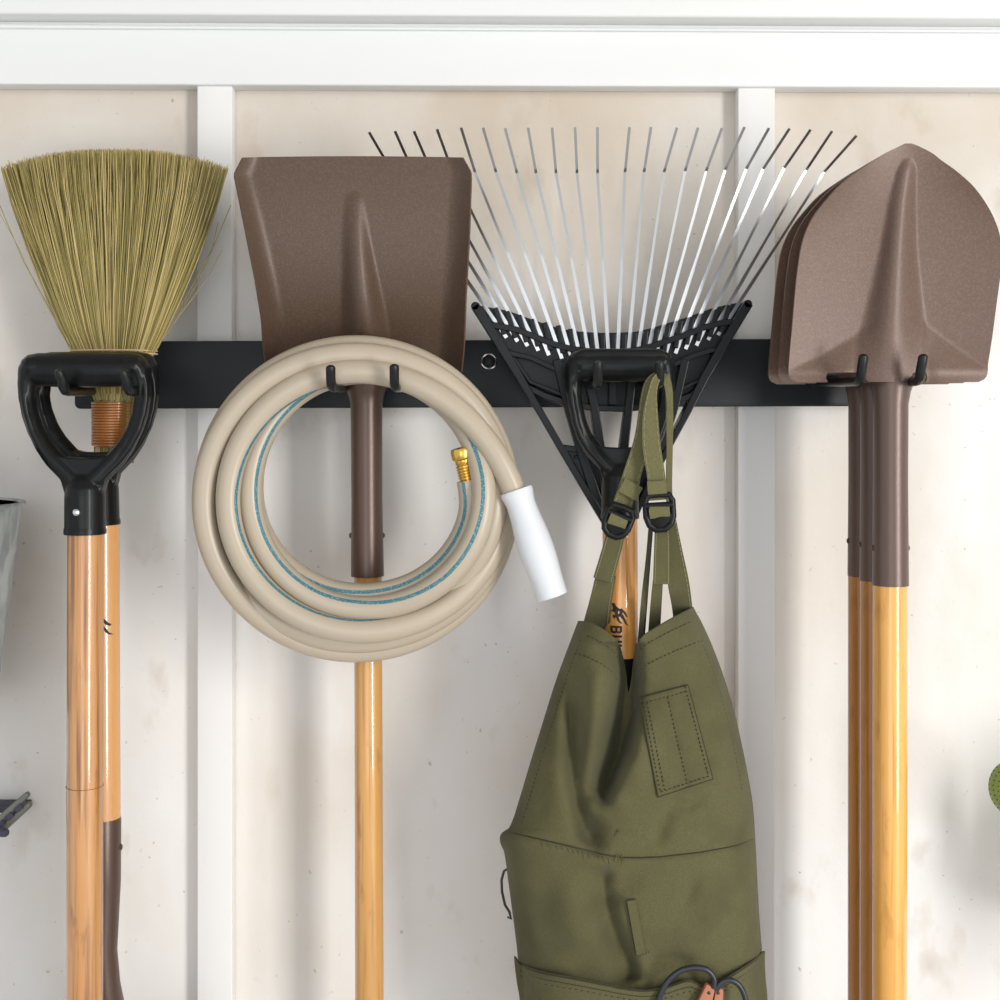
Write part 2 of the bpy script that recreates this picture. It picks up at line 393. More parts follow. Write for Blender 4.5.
decal(sl, [[(101, 618), (104, 619), (107, 623), (110, 625), (108.5, 626.5), (105, 625), (102, 621)], [(103, 625.5), (105.5, 629), (108, 633), (111.5, 635.5), (107.5, 635), (104.5, 632), (103, 629)],
           [(97, 612), (103, 618), (103, 630), (98, 626)]], 102.6, .108, 16.8*S(.108))

# ------------------------------------------------------------------ broom
br = thing('broom', 'grass fan broom hung head up with orange wrapped neck, left of the square shovel', 'broom', P(114, 420, .062))
mb = MB(); BD = .062
Lt = [(150, 2), (168, 3), (230, 22), (290, 44), (350, 71), (375, 88), (396, 94)]
Rt = [(150, 226), (168, 226), (240, 204), (300, 180), (350, 157), (375, 142), (396, 135)]
def topy(u):  # u -1..1
    return 149.5+ (20*abs(u)**2.4)
for i in range(4600):
    u = random.uniform(-1, 1); u = math.copysign(abs(u)**.93, u); w = random.uniform(-1, 1)
    y0 = topy(u)+random.uniform(-.8, 3.2)*(1 if random.random() < .75 else 2.2)
    if random.random() < .15: y0 += random.uniform(0, 60)
    du = random.gauss(0, .05); ph = random.uniform(0, 6.3); am = random.uniform(0, 1.4)
    pts = []
    for q in range(8):
        t_ = q/7; y = lerp(y0, 400, t_)
        uu = u+du*(1-t_)+0; uu = max(-1.012, min(1.012, uu))
        x = lerp(stab(Lt, y), stab(Rt, y), (uu+1)/2)+am*math.sin(ph+t_*9)*(1-t_)
        th_ = lerp(.030, .017, sm(150, 390, y))*math.sqrt(max(.03, 1-u*u*.9))
        pts.append(P(x, y, BD+w*th_))
    mb.tube(pts, [.00022, .00034, .0004, .0004, .0004, .0004, .0004, .0004], 3, False)
# stray stems
for pts in (((-4, 196), (8, 225), (24, 262), (45, 300), (72, 350)), ((0, 214), (20, 250), (38, 290), (68, 345)), ((222, 250), (205, 282), (182, 312), (158, 345)), ((231, 205), (215, 243), (190, 290), (158, 343)), ((8, 160), (28, 225), (50, 290), (75, 350)),
            ((218, 222), (212, 250), (196, 285), (170, 330))):
    mb.tube([P(x, y, BD+.004) for x, y in pts], .0004, 4, False)
for _ in range(220):  # stubs under binding
    an = random.uniform(0, 6.283); x = 114+math.cos(an)*19; dd = BD+math.sin(an)*.017
    mb.tube([P(x, 394, dd), P(x+random.uniform(-1, 1), 452+random.uniform(0, 12), dd)], .0006, 3, False)
bb = mb.build('bristles', 'grass', br); bb['kind'] = 'stuff'
mb = MB(); s = S(BD)
mb.tube([P(113.5, 401.5, BD), P(113.5, 424, BD), P(113.5, 447, BD)], [18.6*s, 18.8*s, 18.6*s], 24)
y = 403.0
while y < 446:
    c = P(113.5, y, BD); rr0 = (20.5-.3*random.random())*s
    mb.tube([c+Vector((math.cos(q)*rr0, math.sin(q)*rr0*.95, .0006*math.sin(q))) for q in [2*math.pi*i/28 for i in range(29)]], .00145, 6, False)
    y += 2.75
mb.build('binding', 'binding', br)
mb = MB()
for yy in (351, 354):
    c = P(114, yy, BD); pts = []
    for i in range(41):
        q = 2*math.pi*i/40; pts.append(c+Vector((math.cos(q)*43*s, -math.sin(q)*.021, 0)))
    mb.tube(pts, .0009, 6, False)
mb.build('tie_string', 'bamboo', br)
mb = MB(); mb.tube([P(110, 440, BD), P(105, 470, BD), P(104, 1100, BD)], [.014, .0115, .0115], 20); mb.build('handle', 'bamboo', br)

# ------------------------------------------------------------------ shovels
def rivets(root, cx, y, d, r):
    for s_ in (-1, 1):
        mb = MB(); c = P(cx, y, d); mb.ellipsoid((c.x+s_*r, c.y, c.z), (.002, .003, .003), 10)
        mb.build('rivet', 'browndark', root)
def bump_(x, w): 
    t_ = min(1, abs(x)/w); return (1-t_*t_)**2
sq = thing('square_shovel', 'brown square-bladed shovel hung blade up behind the coiled hose', 'shovel', P(367, 420, .08))
L1 = [(157, 242.5), (158.5, 242), (173, 234.5), (178, 234.5), (200, 239), (240, 247), (280, 255), (320, 261.5), (345, 263), (372, 266)]
R1 = [(157, 463), (158.5, 463.5), (172, 471), (178, 471.5), (240, 469.5), (300, 466), (345, 464.5), (372, 462)]
def sq_pt(u, v):
    y = 157.5+ (372-157.5)*v**1.15; y -= 1.2*math.sin(u*math.pi)*(1-v)
    x = lerp(tab(L1, y), tab(R1, y), u); U = 2*u-1
    d = .060+.072*(1-v**3.2)
    fl_ = .17+.10*v                                       # flange width (in u)
    e1 = max(0, abs(U)-(1-fl_))/fl_
    d += (.010+.020*v)*sm(0, 1, e1*.5)*2*1.0
    rc = lerp(355, 366, sm(195, 372, y)); rw = tab([(190, 8), (205, 12), (260, 18), (330, 27), (372, 30)], y)
    h = tab([(192, 0), (200, .002), (240, .008), (300, .018), (372, .026)], y)
    d += h*bump_(x-rc, rw)
    return P(x, y, d)
mb = MB(); mb.grid(sq_pt, 120, 90); mb.build('blade', 'brown2', sq, solid=.0018, ang=80)
# rear shoulder fold hidden behind hose
mb = MB(); SD = .080; s = S(SD)
mb.tube([P(366.5, 350, SD-.006), P(366.5, 374, SD), P(366, 382, SD), P(366, 392, SD), P(366.5, 404, SD), P(367, 500, SD), P(367.5, 576, SD)],
        [18*s, 24.5*s, 24*s, 19*s, 16*s, 15.6*s, 16.6*s], 32, ref=(0, 1, 0))
fe = mb.build('ferrule', 'browndark', sq)
rivets(fe, 367, 535.5, SD, 16.2*s)
a = P(368, 570, SD); handle(sq, a, P(370.5, 1000, SD)+Vector((0, 0, -.32)), 13.9*s, 'wood_mid', 14.6*s)

Lr = [(143.5, 905), (146, 900), (153, 886), (164, 868), (182, 843), (200, 826), (216, 813.5), (232, 805.5), (247, 801), (265, 798), (286, 795.5), (325, 792), (364, 788.5), (374, 788.5), (379, 791), (382, 797)]
Rr = [(143.5, 911), (146, 918), (153, 932), (160, 941), (170, 955), (182, 969), (192, 978), (205, 987), (218, 994), (234, 999.5), (250, 1001.5), (265, 1001.5), (300, 997), (338, 992), (364, 988), (374, 987), (379, 984), (382, 978)]
RD = .155
def rd_pt(u, v):
    y = 143.6+(382-143.6)*v**1.35
    y -= 9.5*(sm(.17, .20, u)*(1-sm(.37, .40, u))+sm(.60, .63, u)*(1-sm(.69, .71, u)))*sm(.95, 1, v)
    x = lerp(stab(Lr, y), stab(Rr, y), u); U = 2*u-1
    d = .150+.045*(1-sm(0, 1, v))**1.0*1.0
    d += .010*U*U*sm(0, .3, v)
    rc = tab([(160, 908), (200, 902), (250, 898), (300, 895), (382, 891)], y)
    rw = tab([(158, 6), (170, 11), (200, 15), (250, 20), (300, 29), (335, 36), (382, 41)], y)
    h = tab([(158, 0), (170, .0045), (200, .008), (250, .013), (300, .018), (350, .0215), (382, .0225)], y)
    d += h*bump_(x-rc, rw)
    # tread shoulders: below a crease running out to the lower corners
    cr = tab([(788, 371), (820, 356), (855, 336), (864, 328), (922, 320), (935, 332), (960, 350), (988, 369)], x)
    e1 = y-cr
    if e1 > 0: d += e1*.00042*(1-bump_(x-rc, rw*1.25))
    if y > 370: d -= (y-370)**1.6*.00016*(1-bump_(x-rc, rw*1.25))
    return P(x, y, d)
def round_shovel(woodm):
    rs = thing('round_shovel', '', 'shovel', P(890, 420, RD), 'round point shovels stacked on the right hooks')
    mb = MB(); mb.grid(rd_pt, 120, 110); mb.build('blade', 'brown', rs, solid=.0018, ang=80)
    mb = MB(); s = S(RD)
    mb.tube([P(891.5, 366, RD-.006), P(891.5, 376, RD-.003), P(891.2, 384, RD-.002), P(891, 392, RD), P(890.7, 404, RD), P(890.5, 480, RD), P(890.5, 585, RD)],
            [16*s, 20*s, 21.5*s, 19*s, 17.2*s, 17.0*s, 17.8*s], 32, ref=(0, 1, 0))
    fe = mb.build('ferrule', 'browndark2', rs); rivets(fe, 890.5, 548, RD, 17.4*s)
    a = P(890, 580, RD); handle(rs, a, P(889.5, 1000, RD)+Vector((0, 0, -.33)), 16.9*s, woodm)
    return rs
M['browndark2'] = mat('brown_ferrule_coat_light', (.120, .078, .064), .32, spec=.5, metal=.3, bump=(950, .25, .0005))
r0 = round_shovel('wood_yellow'); r0['label'] = 'round point brown shovel with yellow handle, frontmost of the stack of three'
def copy_tree(o, parent=None):
    c = o.copy(); C.objects.link(c); c.parent = parent
    for ch in o.children: copy_tree(ch, c)
    return c
kids0 = list(r0.children)
for k, lab in ((1, 'round point brown shovel in the middle of the stack of three'), (2, 'round point brown shovel nearest the wall, rearmost of the stack of three')):
    c = r0.copy(); C.objects.link(c); c['label'] = lab
    c.location = r0.location+Vector((-.0020*k, .0375*k, .0*k))
    for ch in kids0:
        q = ch.copy(); C.objects.link(q); q.parent = c
        for g_ in ch.children:
            q2 = g_.copy(); C.objects.link(q2); q2.parent = q
        if ch.name.startswith('handle'):
            q.data = ch.data.copy(); q.data.materials[0] = M['wood_amber']

# ------------------------------------------------------------------ hose
ho = thing('garden_hose', 'beige garden hose with teal stripe coiled over the second pair of hooks', 'garden hose', P(357, 498, .15))
CX, CY = 357, 498
keys = []    # (theta_deg clockwise from right, r, d, twist)
seq = [(-9, 113, .160), (10, 114, .159), (90, 97, .142), (180, 105, .132), (270, 125.5, .118),
       (360, 127, .173), (450, 110, .158), (540, 107, .150), (630, 126.5, .128),
       (720, 138, .160), (810, 122, .132), (900, 127, .128), (990, 138, .124),
       (1080, 149, .130), (1170, 143, .140), (1260, 152, .140), (1350, 151, .138),
       (1440, 151, .126), (1530, 152.5, .130), (1620, 153, .156), (1710, 143.5, .158),
       (1800, 147, .144), (1890, 133, .164), (1980, 129, .165), (2070, 126.5, .165), (2105, 129.5, .167), (2130, 138, .170), (2145, 147, .172), (2157, 156.5, .172)]
rt = [(a, r) for a, r, d in seq]; dt_ = [(a, d) for a, r, d in seq]
pts = []; tws = []
a = -9.0
tw = [(-9, 1.9), (0, 1.9), (350, 1.45), (400, 1.6), (450, 2.1), (540, 2.1), (700, 2.0), (735, 1.5), (780, 1.9), (900, 2.5), (990, 3.4), (1080, 4.2), (1700, 4.4), (1800, 3.4), (1890, 2.6), (1980, 2.3), (2070, 2.9), (2150, 3.6)]
def hose_pt(a):
    r = stab(rt, a); d = stab(dt_, a); q = math.radians(a)
    return P(CX+r*math.cos(q), CY+r*math.sin(q), d)
while a <= 2157:
    pts.append(hose_pt(a)); tws.append(a); a += 2.5
cen_ = [(516.5, 498), (520, 508), (524, 518)]
for q_ in cen_: pts.append(P(*q_, .172)); tws.append(2160)
# custom tube: frame = radial outward / toward camera, so stripe angle is controlled (0 outward, 90 towards camera, 180 inward)
mb = MB(); n = 20; RH = 12.1*S(.15); vs = []; fs = []; mi = []; k = len(pts)
cen = P(CX, CY, .15)
for i, p in enumerate(pts):
    T = (pts[min(i+1, k-1)]-pts[max(i-1, 0)]).normalized()
    a_ = tws[i]; q = math.radians(a_); O = Vector((math.cos(q), 0, -math.sin(q))); O = (O-T*O.dot(T)).normalized(); V = T.cross(O)
    if V.y > 0: V = -V
    st_ = tab([(t0, v0) for t0, v0 in tw], a_)
    for j in range(n):
        an = 2*math.pi*j/n+st_; vs.append(p+(O*math.cos(an)+V*math.sin(an))*RH)
for i in range(k-1):
    for j in range(n):
        fs.append((i*n+j, i*n+(j+1) % n, (i+1)*n+(j+1) % n, (i+1)*n+j)); mi.append(1 if j == 0 else 0)
o0 = len(mb.f); mb.add(vs, fs)
for q, m_ in enumerate(mi): mb.mi[o0+q] = m_
mb.add([pts[0], *vs[:n]], [(0, (i % n)+1, (i+1) % n+1) for i in range(n)])
mb.build('hose_coil', ['hose', 'teal'], ho)
# brass coupling
b0 = P(468.5, 481, .160); b1 = P(460.5, 447.5, .162); ax = (b1-b0).normalized(); Lb = (b1-b0).length; s = S(.16)
prof = []
for i in range(6):
    t_ = i*.0028; prof += [(t_, 7.8*s), (t_+.0007, 9.2*s), (t_+.0017, 9.2*s), (t_+.0024, 7.8*s)]
prof += [(.0172, 8.0*s), (.0185, 8.8*s), (.0215, 8.8*s), (.0222, 10.2*s), (.0235, 11*s), (Lb-.003, 11*s), (Lb-.0005, 10*s), (Lb, 7*s)]
mb = MB(); lathe(mb, b0, ax, prof, 24); mb.build('brass_coupling', 'brass', ho)
# white sleeve
t0 = P(516, 490, .172); t1 = P(552.5, 596.5, .176); ax = (t1-t0).normalized(); Ls = (t1-t0).length; s = S(.173)
mb = MB(); pr = [(0, 16.4), (.02, 17.0), (.06, 16), (.12, 14.8), (.18, 14.8), (.28, 15.6), (.4, 17), (.55, 17.8), (.68, 17.4), (.8, 16.4), (.9, 15.8), (1, 15.6)]
pp = [(t_*Ls, stab(pr, t_)*s) for t_ in [i/30 for i in range(31)]]
pp += [(Ls, 12.5*s), (Ls-.012, 12.2*s)]
lathe(mb, t0, ax, pp, 24, cap=True); mb.build('end_sleeve', 'sleeve', ho, ang=50)
mb = MB(); lathe(mb, t0+ax*(Ls-.010), ax, [(0, 9.5*s), (.006, 9*s), (.0065, 2*s)], 16); mb.build('inner_fitting', 'brass', ho)

# ------------------------------------------------------------------ leaf rake
rk = thing('leaf_rake', 'fan leaf rake with silver spring tines and black plastic head, hung tines up', 'rake', P(620, 420, .055))
tips = [(369, 132), (395, 131), (414, 131), (437, 129), (461, 127.5), (483, 127.5), (505, 128), (528, 127.5), (552, 127.5), (575, 127), (597.5, 127),
        (629.5, 127), (651, 127), (677, 127.5), (698, 127.5), (722, 128), (744.5, 127), (769, 128), (789.5, 128.5), (810.5, 129.5), (832, 131), (856.5, 135.5)]
bends = [(393, 173), (414, 174), (432, 173), (453, 173), (475, 172), (496, 172), (517, 173), (536, 173), (556, 173), (577, 173), (597.5, 173),
         (625, 172), (644, 172), (664, 172), (685, 171), (706, 171), (725, 170), (746, 169), (763, 169), (784, 168), (806, 170), (824, 172)]
base = [(493, 318), (505, 321), (516, 325), (528, 329), (540, 333), (554, 336), (566, 339), (577, 343), (587, 345), (597, 346), (608, 346),
        (618, 346), (629, 345), (639, 344), (650, 342), (660, 339), (672, 334), (684, 331), (695, 327), (707, 324), (720, 319), (731, 315)]
RKD = .062
for i, (tp, bd, bs) in enumerate(zip(tips, bends, base)):
    mb = MB()
    dx, dy = bs[0]-bd[0], bs[1]-bd[1]; l = math.hypot(dx, dy); ux, uy = dx/l, dy/l
    ext = 24 if (i < 7 or i > 14) else 4
    tw_ = (i-10.5)/10.5*.35
    A = P(bs[0]+ux*ext, bs[1]+uy*ext, RKD); B = P(bs[0], bs[1], RKD); Cc = P(bd[0], bd[1], RKD-.012); E = P(tp[0], tp[1], RKD+.016)
    mid = B.lerp(Cc, .5)+Vector((0, -.0015, 0))
    line = [A, B, B.lerp(mid, .5), mid, mid.lerp(Cc, .5), Cc+(B-Cc).normalized()*.004, Cc, Cc.lerp(E, .08)+Vector((0, -.0012, 0)), E]
    vs = []; w2 = .0015; th = .0005
    for j, q in enumerate(line):
        T = (line[min(j+1, 8)]-line[max(j-1, 0)]).normalized(); W = T.cross(Vector((0, 1, 0))).normalized()
        W = Matrix.Rotation(tw_*(.3+.7*j/8), 3, T) @ W; N_ = T.cross(W)
        ww = w2*(1.25 if j < 3 else .95)
        vs += [q-W*ww-N_*th, q+W*ww-N_*th, q+W*ww+N_*th, q-W*ww+N_*th]
    fs = [(0, 1, 2, 3), (35, 34, 33, 32)]
    for j in range(8):
        for q in range(4): fs.append((4*j+q, 4*j+4+q, 4*j+4+(q+1) % 4, 4*j+(q+1) % 4))
    mb.add(vs, fs); mb.build('tine', 'tine', rk, smooth=False)
# plastic head
mb = MB(); d0, d1 = .050, .0595
top_ = [(480, 306), (508, 311), (530, 319), (550, 326), (566, 330), (580, 332), (600, 333), (616, 333), (635, 332), (652, 328), (672, 322), (688, 317), (710, 309), (730, 304), (744, 303)]
def off(pl, dy): return [(620+(x-620)*(1-dy*.0042), y+dy) for x, y in pl]
mb.band(top_, off(top_, 46), d0, d1)
# raised ribs between tines (front comb) and cross bars
mb.bar(off(top_, 19), 6, d1-.001, .070)
mb.bar(off(top_, 47), 5, d0, .071)
for i in range(21):
    a_, b2 = base[i], base[i+1]; x = (a_[0]+b2[0])/2; y = (a_[1]+b2[1])/2
    dx = x-617; ux = dx/ (math.hypot(dx, 330)); uy = -330/math.hypot(dx, 330)
    mb.bar([(x+ux*12, y+uy*12), (x-ux*16, y-uy*16)], 5.0, d1-.002, .068)
# side rails
lr = [(475, 306), (500, 345), (520, 378), (540, 412), (562, 450), (585, 489), (606, 524)]
rrail = [(747, 304), (722, 345), (703, 378), (686, 412), (668, 446), (652, 476), (634, 515)]
mb.bar(lr, [9, 9, 8, 7, 7, 7, 7], d0, .074); mb.bar(rrail, [9, 9, 8, 7, 6, 6, 6], d0, .074)
for c_ in ((475.5, 307), (746, 305)):
    q = P(*c_, .062); mb.tube([q+Vector((0, .012, 0)), q+Vector((0, -.012, 0))], .0045, 14)
# lower curved cross bar
cross = [(524, 386), (545, 396), (566, 403), (592, 408), (620, 409), (648, 407), (672, 402), (690, 396), (702, 386)]
mb.bar(cross, 6, d0, .071)
# inner recessed panels
mb.band([(505, 345), (530, 352), (560, 362)], [(526, 383), (545, 392), (566, 400)], d0, .056)
mb.band([(682, 360), (700, 350), (722, 340)], [(674, 400), (688, 393), (702, 381)], d0, .056)
mb.bar([(508, 350), (530, 382), (562, 395)], 4, d0, .068); mb.bar([(562, 362), (566, 400)], 5, d0, .068)
mb.bar([(716, 348), (700, 380), (672, 393)], 4, d0, .068)
# vertical ribs
for pl in ([(556, 360), (567, 405), (582, 455), (600, 510)], [(586, 372), (594, 408), (600, 450), (606, 500)], [(632, 372), (628, 408), (623, 450), (619, 500)],
           [(612, 372), (612, 405)], [(652, 372), (648, 408), (640, 455), (630, 500)], [(684, 360), (674, 405), (660, 450)]):
    mb.bar(pl, [8, 8, 9, 10][:len(pl)], d0, .072)
# solid middle plate above cross bar, and lower hub plate
mb.band([(560, 366), (590, 372), (620, 374), (650, 372), (682, 364)], [(567, 402), (592, 407), (620, 408), (648, 406), (673, 401)], d0, .054)
mb.bar([(560, 447), (580, 450), (620, 452), (650, 449), (662, 445)], 6, d0, .070)
mb.band([(564, 450), (592, 452), (620, 453), (648, 452), (661, 449)], [(604, 520), (611, 522), (619, 524), (627, 522), (633, 516)], d0, .060)
mb.bar([(574, 457), (592, 457)], 3, d0, .066)
mb.tube([P(620, 478, .060), P(620, 490, .060), P(620, 540, .062), P(620, 600, .062)], [.006, .012, .0155, .0155], 20)
mb.build('rake_head', 'rakeplastic', rk, smooth=False, bevel=.0008)
mb = MB(); mb.tube([P(621, 580, .062), P(623, 1000, .062)+Vector((0, 0, -.6))], .0145, 20); mb.build('handle', 'wood_orange', rk)

# ------------------------------------------------------------------ middle D-grip tool
md_ = thing('long_handled_tool', 'orange wooden handled tool with black D-grip and printed lettering, partly behind the apron', 'garden tool', P(620, 420, .135))
MD = .135
d_grip(md_, 620, 349, MD, .93, kx=.87)
s = S(MD)
mb = MB(); mb.prism([(x, y) for x, y in ((575, 352), (583, 349), (657, 349), (667, 352), (671, 360), (669, 376), (573, 376), (570, 362))], MD-.010, MD+.013)
mb.build('grip_bar_cover', 'plastic', md_, bevel=.005)
a = P(620, 505, MD); handle(md_, a, P(620.5, 656, MD), 17.6*s, 'wood_orange')
mb = MB(); mb.tube([P(620.5, 655, MD), P(620.5, 657, MD), P(620.5, 900, MD), P(620.5, 1150, MD)], [.0170, .0175, .0170, .013], 24); mb.build('ferrule', 'plastic', md_)
mb = MB()
def fn(u, v):
    w = .075*(1-.1*v)-(max(0, v-.75)*.16); p = P(620.5, 1120, MD)
    return p+Vector(((u-.5)*2*w, -.010*(2*u-1)**2, -.25*v))
mb.grid(fn, 16, 20); mb.build('blade', 'brown', md_, solid=.002)
# print: stag-like figure and letters running down the handle
def letter(ch, y0):
    """letters rotated 90 deg clockwise, reading downwards; box x 611..622 (right = letter top)"""
    xb, xt = 611.0, 622.0; h = 7.0; w = 2.3; out = []
    def R(a, b_, c, d_):
        n_ = max(1, int((b_-a)*8))
        for i in range(n_):
            e, f = lerp(a, b_, i/n_), lerp(a, b_, (i+1)/n_)
            out.append([(lerp(xb, xt, e), y0+c*h), (lerp(xb, xt, f), y0+c*h), (lerp(xb, xt, f), y0+d_*h), (lerp(xb, xt, e), y0+d_*h)])
    if ch == 'B':
        R(0, 1, 0, .30); R(0, .18, .25, .9); R(.41, .59, .25, .9); R(.82, 1, .25, .9); R(.10, .48, .75, 1.05); R(.52, .90, .75, 1.02)
    if ch == 'U': R(.1, 1, 0, .30); R(.1, 1, .75, 1.05); R(0, .18, .15, .9)
    if ch == 'L': R(0, 1, 0, .30); R(0, .18, .25, 1)
    return out
st = []
for ch, y0 in (('B', 626), ('U', 635.5), ('L', 644.5), ('L', 652.0)): st += letter(ch, y0)
decal(md_, st, 620.3, MD, 17.6*s, 'printed_lettering')
fig = [[(612, 603.5), (614.5, 603), (617, 607), (620, 609), (623, 612), (621, 616), (617, 618), (614.5, 617), (615.5, 613), (612.5, 611), (613.5, 608)],
       [(609, 608), (610.5, 606.5), (611, 609), (613, 611), (611.5, 612), (609.5, 610.5)],
       [(618, 609), (622, 608.5), (625.5, 612), (627.5, 616.5), (629, 617.5), (626, 616.8), (623, 612.5), (620, 611)],
       [(620, 614), (623, 614.5), (625.5, 620), (627, 624), (629.5, 626.5), (625.5, 624.5), (623, 620), (620.5, 617)],
       [(616, 616), (618.5, 616), (619.5, 620), (622.5, 624), (619.5, 623), (617, 620)],
       [(613, 615), (615.5, 615.5), (615, 618), (616, 619.5), (613.5, 618)]]
decal(md_, fig, 620.3, MD, 17.6*s, 'printed_mark')

# ------------------------------------------------------------------ apron
ap = thing('apron', 'olive green canvas work apron hung by its neck straps in front of the rake', 'apron', P(635, 700, .18))
La = [(600, 584), (615, 581), (621, 579), (650, 568), (680, 557), (715, 546), (760, 532), (800, 520), (828, 510), (834, 502), (842, 501), (852, 505), (880, 509), (910, 513), (950, 518), (1000, 522), (1180, 540)]
Ra = [(600, 690), (608, 693), (625, 702), (650, 713), (680, 724), (710, 733), (740, 740), (780, 748), (805, 752), (840, 754.5), (900, 757.5), (950, 761), (1000, 765), (1180, 772)]
Ta = [(0, 621), (.08, 622), (.18, 627), (.27, 634), (.34, 643), (.375, 656), (.41, 672), (.432, 692), (.452, 668), (.47, 647), (.52, 636), (.60, 629), (.72, 621), (.85, 614), (1, 607)]
def seg_dist(px, py, path):
    best = 1e9; bt = 0; tot = len(path)-1; sg = 1
    for i in range(tot):
        x0, y0 = path[i]; x1, y1 = path[i+1]; dx, dy = x1-x0, y1-y0
        t_ = max(0, min(1, ((px-x0)*dx+(py-y0)*dy)/(dx*dx+dy*dy))); q = math.hypot(px-x0-t_*dx, py-y0-t_*dy)
        if q < best: best = q; bt = (i+t_)/tot; sg = 1 if (px-x0)*dy-(py-y0)*dx > 0 else -1
    return best*sg, bt
#        path, width left side, width right side, amplitude(m), fade in, fade out
folds = [([(629, 640), (631, 680), (627, 715), (618, 755), (602, 795), (590, 812)], 20, 9, -.046, .02, .30),
         ([(571, 665), (572, 720), (573, 780), (585, 830), (606, 856)], 9, 13, -.019, .25, .2),
         ([(602, 650), (598, 720), (592, 790), (600, 830)], 15, 17, .012, .15, .25),
         ([(545, 760), (538, 830)], 10, 10, -.003, .3, .3),
         ([(652, 705), (640, 760), (630, 800)], 16, 14, .010, .4, .4),
         ([(634, 696), (633, 735), (628, 765)], 7, 5, -.010, .2, .3),
         ([(618, 800), (600, 812), (592, 835)], 8, 10, -.004, .3, .3),
         ([(604, 862), (603, 890), (612, 925), (628, 965), (634, 985)], 14, 9, -.016, .15, .1),
         ([(650, 870), (618, 888), (604, 912)], 9, 12, -.006, .4, .3),
         ([(545, 862), (543, 910), (550, 960)], 12, 16, -.003, .3, .3),
         ([(565, 870), (572, 920), (585, 960)], 14, 14, .004, .3, .3),
         ([(700, 868), (690, 890), (682, 912)], 7, 9, -.005, .4, .4),
         ([(676, 800), (662, 825), (655, 850)], 8, 9, -.005, .4, .3),
         ([(660, 800), (688, 806), (712, 790)], 6, 8, -.004, .3, .3),
         ([(640, 960), (670, 958), (700, 970)], 9, 12, -.006, .3, .3),
         ([(640, 985), (600, 975), (560, 968)], 10, 5, -.004, .2, .3),
         ([(735, 850), (730, 910), (738, 960)], 14, 12, -.004, .3, .3),
         ([(700, 640), (716, 700), (725, 780)], 9, 12, .003, .3, .3)]
def adepth(px, py, pocket=False):
    l = stab(La, py); r = stab(Ra, py); U = max(-1, min(1, 2*(px-l)/(r-l)-1))
    d = .140+.055*max(0, 1-abs(U)**4.0)**.6 + .008*sm(600, 900, py)*(1-U*U)
    for path, wl, wr, am, fi, fo in folds:
        q, t_ = seg_dist(px, py, path); w = wl if q < 0 else wr
        if abs(q) > 3*w: continue
        d += am*math.exp(-(q/w)**2)*sm(0, fi, t_)*(1-sm(1-fo, 1, t_)) if 0 < t_ < 1 else 0
    # waist seam gather
    ws = tab([(500, 830), (560, 844), (600, 854), (620, 857.5), (660, 857), (700, 852.5), (735, 846), (756, 838)], px)
    d -= .0022*math.exp(-((py-ws)/2.2)**2)
    d += .0022*sm(-3, 3, py-ws)
    if pocket: d += .009
    # top hem notch roll: keep in front of the handle
    return max(d, MD+.0200) if 596 < px < 645 else d
def apt(u, v):
    ty = stab(Ta, u); y = lerp(ty, 1120, v); l = stab(La, y); r = stab(Ra, y)
    x = lerp(l, r, u); 
    x += 3*math.exp(-((u-.4)/.05)**2)*0
    return P(x, y, adepth(x, y))
def apt2(u, v): 
    uu = .5-.5*math.cos(math.pi*u) if False else u
    return apt(uu, v)
mb = MB(); mb.grid(apt2, 150, 230); body = mb.build('bib', 'canvas', ap, solid=.0018, soff=0, ang=180)
# rear layer of cloth, a little shorter at the neckline
def aback(u, v):
    y = lerp(625+25*math.sin(math.pi*u), 1120, v); l = stab(La, y)+2.5; r = stab(Ra, y)-2.5; x = lerp(l, r, u)
    return P(x, y, .129-.012*math.sin(math.pi*u))
mb = MB(); mb.grid(aback, 30, 30); mb.build('back_layer', 'canvas', ap, solid=.0018)
def dash(mb, path, step=3.2, gap=1.3, r=.00045, up=.0016, pocket=False):
    # resample
    out = []; acc = 0
    pl = []
    for (x0, y0), (x1, y1) in zip(path, path[1:]):
        n_ = max(1, int(math.hypot(x1-x0, y1-y0)/.8))
        for i in range(n_): pl.append((lerp(x0, x1, i/n_), lerp(y0, y1, i/n_)))
    pl.append(path[-1]); cur = []; L_ = 0
    for i, p in enumerate(pl):
        if i: L_ += math.hypot(p[0]-pl[i-1][0], p[1]-pl[i-1][1])
        if L_ % (step+gap) < step: cur.append(p)
        else:
            if len(cur) > 1: mb.tube([P(x, y, adepth(x, y, pocket)+up) for x, y in cur], r, 4)
            cur = []
    if len(cur) > 1: mb.tube([P(x, y, adepth(x, y, pocket)+up) for x, y in cur], r, 4)
mb = MB()
def hem(dy, u0, u1, n_=16):
    return [(lerp(stab(La, stab(Ta, u)+dy), stab(Ra, stab(Ta, u)+dy), u), stab(Ta, u)+dy) for u in [lerp(u0, u1, i/n_) for i in range(n_+1)]]
dash(mb, hem(13, .10, .36)); dash(mb, hem(32, .05, .36)); mb.build('hem_stitching', 'thread', body); mb = MB(); dash(mb, hem(11, .50, .93)); dash(mb, hem(31, .50, .97))
mb.build('hem_stitching', 'thread', body); mb = MB()
dash(mb, [(stab(La, y)+9, y) for y in range(640, 830, 8)]); mb.build('side_stitching', 'thread', body); mb = MB(); dash(mb, [(stab(Ra, y)-8, y) for y in range(640, 800, 8)], up=.0016)
mb.build('side_stitching', 'thread', body)
mb = MB(); ws_ = [(506, 831.5), (530, 837), (560, 844), (585, 850), (600, 854), (620, 857.5), (640, 858), (660, 857), (700, 852.5), (735, 846), (753, 839)]
dash(mb, ws_, step=400, gap=0, r=.0008, up=.0012)
